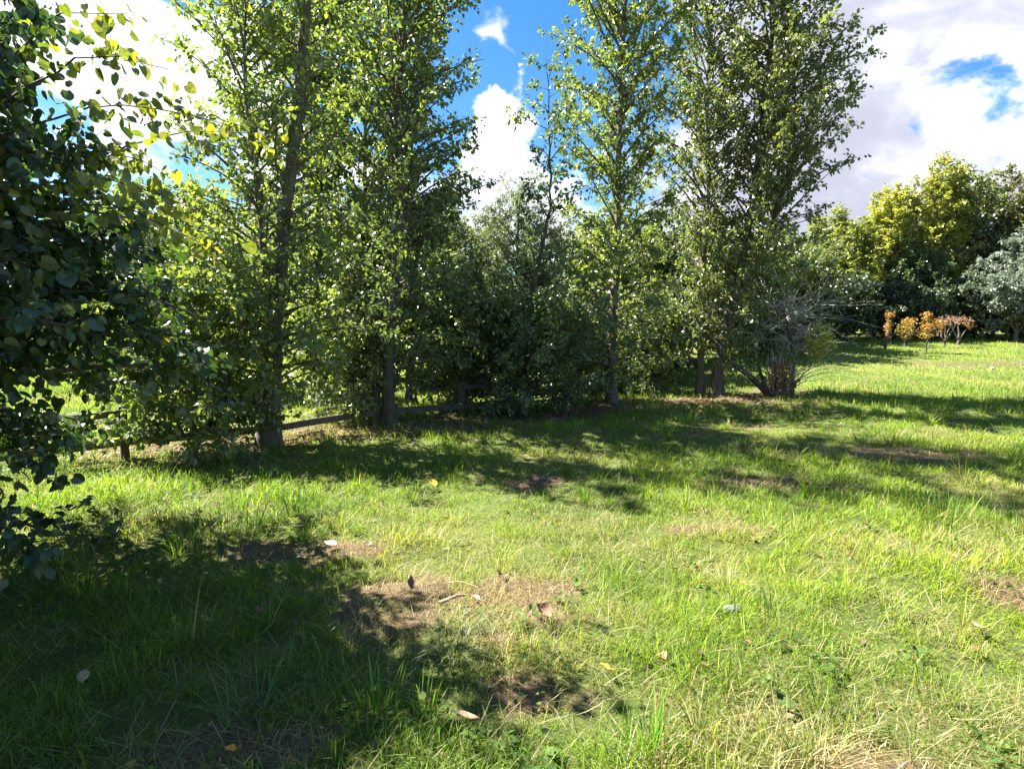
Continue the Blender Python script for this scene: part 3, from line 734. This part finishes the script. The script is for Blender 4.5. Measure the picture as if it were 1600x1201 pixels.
for (x, y, s, sz, rz, mat, lab) in [  # added copies of the shrub, standing in for low hanging poplar branches
    (-2.75, 9.75, .85, .95, 1.3, 'poplar_light', 'added light green bush standing in for low poplar branches just behind the fence rail, between the two leftmost front poplars'),
    (-1.05, 11.6, .95, 1.05, 2.9, 'poplar', 'added green bush standing in for low poplar branches between the thin dark trunk and the wide bushy poplar'),
    (1.25, 12.7, .8, .85, 4.4, 'poplar', 'added green bush standing in for low poplar branches between the wide bushy poplar and the straight slender one'),
    (3.25, 14.3, .9, 1.0, 5.3, 'poplar_light', 'added light green bush standing in for low poplar branches between the slender poplar and the twin trunks')]:
    copy_tree(mkL, x, y, s, sz, rz, lab, mat)
rng = np.random.default_rng(70)
for k, x in enumerate(np.linspace(-32, 38, 24)):
    yy = 34 + 3.0 * math.sin(k * 2.1) - .12 * abs(x - 4)
    copy_tree((mkA, mkC, mkA)[k % 3], x, yy, (1.15, .80, 1.05)[k % 3] * rng.uniform(.9, 1.1), None, rng.uniform(0, 6), 'tree in the dark far wood closing off the clearing', ('poplar', 'poplar_olive', 'bush')[k % 3], group='far wood trees')

# ------------------------------------------------------------------ dead bush
rng = np.random.default_rng(81)
bx, by = 6.13, 13.15
e = empty('dead_bush', (bx, by, gz(bx, by) - .03))
tag(e, 'half dead bush with bare grey twigs and one leaning dark limb', 'bush')
wd = Buf()
def limb(ctrl, r_a, r_b, k=12, sides=7, wob=.012, buf=None):
    ctrl = np.asarray(ctrl, float); tt = np.linspace(0, len(ctrl) - 1, k)
    P = np.stack([np.interp(tt, np.arange(len(ctrl)), ctrl[:, c]) for c in range(3)], 1)
    for _ in range(2): P[1:-1] = .25 * P[:-2] + .5 * P[1:-1] + .25 * P[2:]
    P[1:] += rng.normal(0, wob, P[1:].shape)
    tubes(buf or wd, P[None], np.linspace(r_a, r_b, k)[None], sides)
    return P
limb([(-.1, 0, .0), (-.45, -.05, .35), (-1.0, -.05, .75), (-1.55, .05, 1.35), (-1.9, .1, 1.9)], .085, .03, 14)
limb([(-.05, .05, 0), (-.3, .1, .45), (-.55, .1, 1.3), (-.5, .1, 2.1)], .05, .015)
A1 = limb([(.36, -.02, .0), (.40, 0, .6), (.36, .0, 1.2), (.2, .0, 1.75), (.0, 0, 2.1)], .055, .03, 14)
limb([(.05, 0, 0), (.0, .1, .6), (.1, .1, 1.3)], .035, .012)
limb([(.3, .1, .1), (.75, .1, .6), (1.2, .15, 1.2)], .02, .006)
wd.build('stems', M['bark_dark'], e, smooth=True)
tw = Buf()
orig = np.array([[.15, 0, 1.85], [.3, 0, 1.4], [0, 0, 2.05], [-.4, .1, 1.6], [.36, 0, 1.1]])
for k in range(95):
    s = orig[rng.choice(5, p=[.3, .2, .25, .1, .15])] + rng.normal(0, .06, 3)
    az = rng.normal(.0, 1.2) if rng.random() < .68 else rng.uniform(0, 6.28)
    el = rng.normal(.22, .33); Ln = rng.gamma(5, .24)
    d = np.array([math.cos(az) * math.cos(el), math.sin(az) * math.cos(el), math.sin(el)])
    side = rng.normal(0, .28, 3); sag = rng.normal(0, .12)
    P = np.stack([s + d * Ln * u + side * Ln * u * u * .5 + np.array([0, 0, sag * u * u * Ln]) for u in np.linspace(0, 1, 8)])
    P[1:] += np.cumsum(rng.normal(0, .028, (7, 3)), 0); P[:, 2] = np.maximum(P[:, 2], .1)
    tubes(tw, P[None], np.linspace(.009, .0025, 8)[None] * rng.uniform(.7, 1.3), 4)
    for q in range(rng.integers(2, 7)):
        j = rng.integers(2, 8); v = norm((P[min(j, 7)] - P[j - 1]) + rng.normal(0, .05, 3)) + rng.normal(0, .4, 3); l2 = rng.uniform(.12, .42)
        Q = P[j - 1] + np.linspace(0, 1, 4)[:, None] * v[None] * l2; Q[:, 2] = np.maximum(Q[:, 2], .1)
        tubes(tw, Q[None], np.linspace(.0042, .0018, 4)[None], 3)
for k in range(16):      # thin bare shoots reaching over the grass on the right
    s = np.array([.42, 0, rng.uniform(.2, .6)]); P = np.stack([s + np.array([u * rng.uniform(1.0, 1.25) * 1.2, (k % 5 - 2) * .12 * u, .28 * math.sin(u * 2.4) + (k % 4) * .06 * u]) for u in np.linspace(0, 1, 7)])
    P[1:] += rng.normal(0, .02, (6, 3)); tubes(tw, P[None], np.linspace(.006, .002, 7)[None], 4)
for k in range(60):      # upright sucker shoots round the base
    a_ = rng.uniform(0, 6.28); s = np.array([math.cos(a_) * .25 + .08, math.sin(a_) * .2, .02]); top = s + np.array([rng.normal(0, .16), rng.normal(0, .14), rng.uniform(.5, 1.3)])
    P = s + np.linspace(0, 1, 5)[:, None] * (top - s)[None] + rng.normal(0, .012, (5, 3)); tubes(tw, P[None], np.linspace(.007, .002, 5)[None], 4)
tw.build('bare_twigs', M['dead'], e)
def clump(name, mat, c, rad, n, size, up=.4, label=None, parent=e, tm=OVATE, wr=.6):
    b = Buf(); v = norm(rng.normal(0, 1, (n, 3))) * (rng.random((n, 1)) ** .45)
    P = np.array(c) + v * np.array(rad); P[:, 0] += rng.normal(0, .04, n); D = norm(rng.normal(0, .8, (n, 3)) + np.array([0, 0, up])); N = norm(rng.normal(0, .8, (n, 3)) + np.array([0, -.2, .6]))
    P[:, 2] = np.maximum(P[:, 2], .04)
    L = size * rng.uniform(.6, 1.3, n); leaves(b, rng, P, D, N, L, L * wr, tm, rng.beta(2, 2, n))
    o = b.build(name, M[mat], parent, 'rnd')
    if label: o['label'] = label
    return o
clump('live_leaves', 'yellowing', (.80, -.32, 1.28), (.33, .3, .55), 620, .072, .5, 'yellow green leaf cluster on the right stem')
clump('withered_foliage', 'brown', (.05, -.12, .34), (.36, .30, .5), 900, .11, 1.4, 'rusty brown dead foliage at the base', wr=.25)
clump('side_leaves', 'poplar_light', (-.95, .0, 1.15), (.6, .4, .45), 420, .06)
clump('low_leaves', 'poplar', (-.75, .0, .55), (.6, .35, .35), 500, .06, 0)

# ------------------------------------------------------------------ orange saplings
def sapling(label, x, y, stems, blobs, mats, bark='bark'):
    e = empty('sapling', (x, y, gz(x, y) - .02)); tag(e, label, 'sapling', 'saplings in the far field')
    for st in stems:
        b = Buf(); limb(st[0], st[1], st[2], 9, 6, .01, b); b.build('stem', M[bark], e, smooth=True)
    for (c, rad, n, mat) in blobs: clump('foliage', mat, c, rad, n, .075, .2, None, e)
    return e
def gfind(px, py):
    """walk a sight line from eye height down to the rising ground"""
    d = sky_dir(px, py); t_ = 5.0
    while t_ < 60 and 1.6 + d.z * t_ > gz(d.x * t_, d.y * t_): t_ += .05
    return d.x * t_, d.y * t_
sapling('bare branched sapling with a column of rusty leaves, leftmost of the five saplings', 15.2, 23.2,
    [([(0, 0, 0), (.05, 0, .6), (.1, 0, 1.5)], .06, .015), ([(0, 0, .15), (-.45, .1, .5), (-.75, .1, 1.0)], .03, .006), ([(0, 0, .15), (-.6, 0, .5), (-1.0, .1, .85)], .028, .005), ([(0, 0, .2), (-.3, .1, .7), (-.45, .1, 1.1)], .022, .005), ([(.03, 0, .3), (.3, 0, .6), (.55, 0, 1.0)], .028, .006)],
    [((.08, 0, .95), (.12, .12, .35), 140, 'orange'), ((.1, 0, 1.4), (.18, .16, .18), 90, 'orange'), ((.05, 0, .5), (.1, .1, .3), 60, 'brown')], None)
sapling('yellow green sapling tipped with orange, second from the left of the five', 16.7, 24.2,
    [([(0, 0, 0), (.0, 0, .5), (.05, 0, 1.1)], .04, .01), ([(0, 0, .2), (.25, 0, .6), (.35, 0, 1.0)], .022, .006), ([(0, 0, .2), (-.22, 0, .6), (-.3, 0, .9)], .022, .006)],
    [((0, 0, .75), (.42, .4, .42), 420, 'orange_green'), ((.12, 0, 1.1), (.3, .3, .16), 150, 'orange')], None)
sapling('bright orange leafy sapling on a thin pale stem, the middle one of five', 16.0, 22.0,
    [([(0, 0, 0), (.03, 0, .5), (.0, 0, 1.5)], .03, .008), ([(0, 0, .45), (.3, 0, .8), (.42, 0, 1.15)], .016, .005), ([(0, 0, .4), (-.15, 0, .6), (-.22, 0, .72)], .014, .005)],
    [((-.05, 0, 1.42), (.18, .18, .2), 130, 'orange'), ((.0, 0, 1.05), (.25, .25, .25), 190, 'orange'), ((.38, 0, 1.1), (.26, .22, .22), 190, 'orange'), ((-.05, 0, .7), (.32, .25, .14), 160, 'orange_green')], None)
sapling('withered brown sapling with spreading pale stems, fourth of the five saplings', 18.2, 24.0,
    [([(0, 0, 0), (.08, 0, .5), (.3, 0, 1.25)], .045, .01), ([(.03, 0, .2), (.35, 0, .8), (.6, 0, 1.2)], .028, .006), ([(0, 0, .2), (-.15, 0, .7), (-.25, 0, 1.15)], .026, .006), ([(0, 0, .2), (.1, .1, .7), (.05, .1, 1.25)], .024, .006)],
    [((.1, 0, 1.15), (.55, .35, .22), 230, 'brown'), ((-.2, 0, .75), (.15, .15, .3), 60, 'brown')], None)
sapling('withered brown sapling with a squat bare stem, rightmost of the five saplings', 19.6, 25.0,
    [([(0, 0, 0), (.0, 0, .5), (-.1, 0, 1.15)], .07, .012), ([(0, 0, .2), (.3, 0, .7), (.5, 0, 1.1)], .03, .006), ([(0, 0, .2), (-.3, 0, .7), (-.42, 0, 1.1)], .026, .006)],
    [((.05, 0, 1.1), (.5, .35, .2), 210, 'brown'), ((.42, 0, .85), (.14, .14, .22), 60, 'orange')], None)

# ------------------------------------------------------------------ timber fence with wire netting
fx0, fy0, fx1, fy1 = -7.6, 4.5, 1.53, 12.81
fd = np.array([fx1 - fx0, fy1 - fy0]); FL = float(np.hypot(*fd)); fd /= FL; fnv = np.array([-fd[1], fd[0]])
fe = empty('fence', (fx0, fy0, 0.0), math.atan2(fd[1], fd[0]))
tag(fe, 'weathered timber post and rail fence with wire netting behind the front poplars', 'fence')
def fz(s): return gz(fx0 + fd[0] * s, fy0 + fd[1] * s)
def bar(b, s0, s1, z0, z1, off, th, hgt):
    k = 6; V = []; Fq = []
    for i_ in range(k + 1):
        u = i_ / k; s_ = s0 * (1 - u) + s1 * u; zc = z0 * (1 - u) + z1 * u + math.sin(u * 5 + s0) * .004
        V += [(s_, off - th / 2, zc - hgt / 2), (s_, off + th / 2, zc - hgt / 2), (s_, off + th / 2, zc + hgt / 2), (s_, off - th / 2, zc + hgt / 2)]
    for i_ in range(k):
        a_ = i_ * 4
        Fq += [(a_ + j, a_ + (j + 1) % 4, a_ + 4 + (j + 1) % 4, a_ + 4 + j) for j in range(4)]
    Fq += [(3, 2, 1, 0), (k * 4, k * 4 + 1, k * 4 + 2, k * 4 + 3)]
    b.add(V, [np.array(Fq)])
STEP = 1.76
posts = np.arange(.2, FL, STEP)
for s_ in posts:
    b = Buf(); z0 = fz(s_)
    w2 = .045
    prof = [(z0 - .2, 1), (z0 + .5, 1), (z0 + .62, 1), (z0 + .65, .8), (z0 + .66, .3)]
    V = []
    for zz, k in prof: V += [(s_ - w2 * k, -w2 * k, zz), (s_ + w2 * k, -w2 * k, zz), (s_ + w2 * k, w2 * k, zz), (s_ - w2 * k, w2 * k, zz)]
    Fq = [(i_ * 4 + j, i_ * 4 + (j + 1) % 4, i_ * 4 + 4 + (j + 1) % 4, i_ * 4 + 4 + j) for i_ in range(4) for j in range(4)] + [(16, 17, 18, 19)]
    b.add(V, [np.array(Fq)]); b.build('post', M['wood'], fe)
for s_ in posts[:-1]:
    for h_, hh in ((.22, .10), (.57, .08)):
        if h_ > .5 and 3.0 < s_ < 8.0: continue
        b = Buf(); bar(b, s_ + .006, s_ + STEP - .006, fz(s_) + h_, fz(s_ + STEP) + h_, -.066, .034, hh); b.build('rail', M['wood'], fe)
b = Buf()
ss = np.arange(.2, posts[-1], .10); zz = np.array([fz(s_) for s_ in ss])
P = np.stack([np.stack([ss, np.full_like(ss, .056), zz + .04], 1), np.stack([ss, np.full_like(ss, .056), zz + .5], 1), np.stack([ss, np.full_like(ss, .056), zz + .64], 1)], 1)
tubes(b, P, np.full(P.shape[:2], .0014), 3)
for h_ in np.arange(.08, .66, .10):
    P = np.stack([ss, np.full_like(ss, .056), zz + h_], 1)[None]; tubes(b, P, np.full(P.shape[:2], .0014), 3)
b.build('wire_netting', M['wire'], fe)

# ------------------------------------------------------------------ small things lying in the grass
def fallen_leaf(label, x, y, mat, L, W, az, tilt=.25, lift=.04, cup=.25, seed=0, group='fallen leaves in the grass'):
    r = np.random.default_rng(seed + 300); nu, nv = 7, 9
    V = []
    for i_ in range(nv):
        v = i_ / (nv - 1); half = W * .5 * math.sin(math.pi * min(1, v ** .8 * .97 + .015)) ** .8
        for j in range(nu):
            u = (j / (nu - 1) - .5) * 2
            edge = 1 + .06 * math.sin(v * 40 + seed) * abs(u)
            V.append((u * half * edge, (v - .5) * L, cup * half * abs(u) ** 1.6 + cup * L * .35 * (v - .5) ** 2 * 2 + .0025 * math.sin(9 * v + 7 * u + seed)))
    Fq = [(i_ * nu + j, i_ * nu + j + 1, (i_ + 1) * nu + j + 1, (i_ + 1) * nu + j) for i_ in range(nv - 1) for j in range(nu - 1)]
    b = Buf(); b.add(V, [np.array(Fq)])
    tubes(b, np.array([[(0, -.5 * L, .002), (.004, -.65 * L, .008), (.012, -.85 * L, .012)]]), np.array([[.0016, .0014, .0012]]), 5)
    o = b.build('fallen_leaf', M[mat], None, smooth=True)
    o.location = (x, y, gz(x, y) + lift); o.rotation_euler = (tilt, tilt * .4 * (1 if seed % 2 else -1), az)
    return tag(o, label, 'leaf', group)
fallen_leaf('orange yellow leaf lying on sunny grass in front of the second poplar', -.82, 5.76, 'yellow_leaf', .11, .09, .6, .5, .09, .3, 1)
fallen_leaf('small yellow leaf beside the bare patch with the stick', -.61, 2.84, 'yellow_leaf', .055, .03, 2.4, .6, .06, .3, 2)
fallen_leaf('orange leaf in the near grass right of centre', .42, 2.42, 'orange_leaf', .05, .04, 1.2, .4, .06, .3, 3)
fallen_leaf('small yellow leaf in the shaded strip in front of the dead bush', 3.99, 7.7, 'yellow_leaf', .09, .07, .2, .4, .07, .3, 4)
fallen_leaf('small yellow leaf near the twin poplars', 3.12, 9.91, 'yellow_leaf', .09, .07, 2.2, .4, .07, .3, 5)
fallen_leaf('bleached leaf on the dry strip, larger of two side by side', -1.33, 4.02, 'pale_leaf', .10, .07, 1.4, .25, .05, .3, 6)
fallen_leaf('bleached leaf on the dry strip, smaller of two side by side', -1.50, 3.88, 'pale_leaf', .08, .04, 2.0, .3, .045, .35, 7)
fallen_leaf('crumpled reddish brown leaf in the hollow right of the stick', .17, 2.96, 'brown_leaf', .10, .08, .8, .5, .05, .9, 8)
fallen_leaf('curled dark brown leaf in the shaded middle of the clearing', .22, 5.88, 'brown_leaf', .13, .10, .4, .4, .05, .9, 9)
fallen_leaf('tan leaf lying near the right edge of the foreground', 2.48, 2.89, 'tan_leaf', .09, .07, 1.9, .35, .06, .4, 10)
fallen_leaf('curled tan leaf just right of the stick', -.22, 3.22, 'tan_leaf', .06, .04, 1.0, .3, .03, .8, 11)
fallen_leaf('curled brown leaf at the far edge of the bare patch', -.08, 3.52, 'brown_leaf', .07, .05, 2.8, .4, .035, 1.0, 12)
fallen_leaf('brown leaf standing at the left edge of the bare patch', -.62, 3.35, 'brown_leaf', .09, .06, .4, .7, .05, .8, 13)
fallen_leaf('tan leaf in the shade in the lower left grass', -1.95, 2.45, 'tan_leaf', .07, .05, .4, .4, .06, .4, 14)
fallen_leaf('tan leaf on sunlit dry grass in the lower middle', -.19, 2.14, 'tan_leaf', .12, .035, 1.4, .2, .05, .4, 15)
fallen_leaf('orange leaf hidden in the shaded grass at the bottom left', -1.05, 1.98, 'orange_leaf', .04, .03, 1.9, .4, .05, .4, 16)

b = Buf(); rng = np.random.default_rng(91)
limb([(0, 0, 0), (.05, .015, .012), (.10, .05, .02), (.15, .06, .018)], .013, .007, 10, 8, .002, b)
o = b.build('stick', M['stick'], None, smooth=True); o.location = (-.42, 3.12, gz(-.42, 3.12) + .035); tag(o, 'short thick brown stick lying on the bare patch', 'stick')
b = Buf(); limb([(0, 0, 0), (.09, -.03, .02), (.2, -.10, .012)], .005, .003, 8, 6, .002, b)
o = b.build('stick', M['stick'], None, smooth=True); o.location = (-.40, 3.42, gz(-.4, 3.42) + .035); tag(o, 'thin pale straight stick at the back of the bare patch', 'stick')

def stone(label, x, y, r, mat, seed, lift=.02):
    rg = np.random.default_rng(seed); nu, nv = 12, 8; V = []; k = rg.normal(0, 1, (4, 3)); ph = rg.uniform(0, 6, 4)
    for i_ in range(nv + 1):
        th = math.pi * i_ / nv
        for j in range(nu):
            a_ = 2 * math.pi * j / nu; d = np.array([math.sin(th) * math.cos(a_), math.sin(th) * math.sin(a_), math.cos(th)])
            rr = r * (1 + .13 * sum(math.sin(2.2 * float(d @ k[q]) + ph[q]) for q in range(4)))
            V.append(d * rr * np.array([1.2, .9, .65]))
    Fq = [(i_ * nu + j, i_ * nu + (j + 1) % nu, (i_ + 1) * nu + (j + 1) % nu, (i_ + 1) * nu + j) for i_ in range(nv) for j in range(nu)]
    b = Buf(); b.add(np.array(V), [np.array(Fq)]); o = b.build('stone', M[mat], None, smooth=True)
    o.location = (x, y, gz(x, y) + lift); tag(o, label, 'stone'); return o
stone('blue grey stone half hidden in the right foreground grass', 1.22, 3.01, .035, 'stone_blue', 1, .03)
px_, py_ = gfind(1550, 578)
stone('small white stone on the mown grass below the brown rut', px_, py_, .055, 'stone_pale', 2, .06)

# taller grass clumps that stand out from the sward
def grass_clump(label, x, y, n, L, spread, tint, seed, lean=.12, curve=.5, W=.006):
    r = np.random.default_rng(seed); b = Buf()
    px = np.clip(r.normal(0, spread, n), -1.5 * spread, 1.5 * spread); py = np.clip(r.normal(0, spread, n), -1.5 * spread, 1.5 * spread)
    az = np.arctan2(py, px) + r.normal(0, .6, n)
    tv = np.array(tint)[None] * r.uniform(.75, 1.25, (n, 1))
    blades(b, r, x + px, y + py, L * r.uniform(.55, 1.1, n), W * r.uniform(.6, 1.2, n), np.abs(r.normal(lean, .14, n)), r.gamma(2.0, curve / 2, n), tv, 5, az)
    o = b.build('grass_clump', M['grass'], None, 'tint')
    V = o.data
    c = np.empty(len(V.vertices) * 3, np.float32); V.vertices.foreach_get('co', c); c = c.reshape(-1, 3) - np.array([x, y, gz(x, y)], np.float32)
    V.vertices.foreach_set('co', c.ravel()); V.update(); o.location = (x, y, gz(x, y))
    return tag(o, label, 'grass clump', 'taller clumps of grass')
BG = (.085, .20, .022)
grass_clump('bright green upright grass clump at the shade edge, bottom centre left', -.55, 2.22, 34, .23, .045, BG, 1)
grass_clump('bright green grass clump at the bottom edge right of centre', .50, 2.0, 46, .27, .05, BG, 2)
grass_clump('tall wispy grass clump in the sunny right foreground', 1.42, 2.85, 70, .27, .10, (.10, .17, .03), 3, .2, .4, .0045)
grass_clump('long dark grass clump at the edge of the linden shade', -2.2, 4.15, 110, .38, .17, (.07, .14, .022), 4, .25, .8, .0055)
grass_clump('dark green grass clump on the sunny slope left of centre', -1.88, 4.9, 90, .28, .12, (.05, .115, .025), 5, .2, .7, .006)
grass_clump('green grass clump in the shaded right middle ground', 3.58, 4.6, 90, .28, .12, (.09, .17, .025), 6, .2, .5, .006)
grass_clump('arching long bladed grass clump in the shaded left foreground', -1.05, 2.2, 50, .36, .07, (.08, .15, .05), 7, .4, 1.3, .006)
grass_clump('silvery arching grass clump in the sunny middle foreground', -.27, 2.6, 60, .28, .05, (.16, .20, .11), 8, .4, 1.6, .005)
grass_clump('straw coloured dry grass clump at the bottom right', 1.1, 1.95, 170, .24, .13, (.33, .29, .14), 9, 1.05, .5, .003)
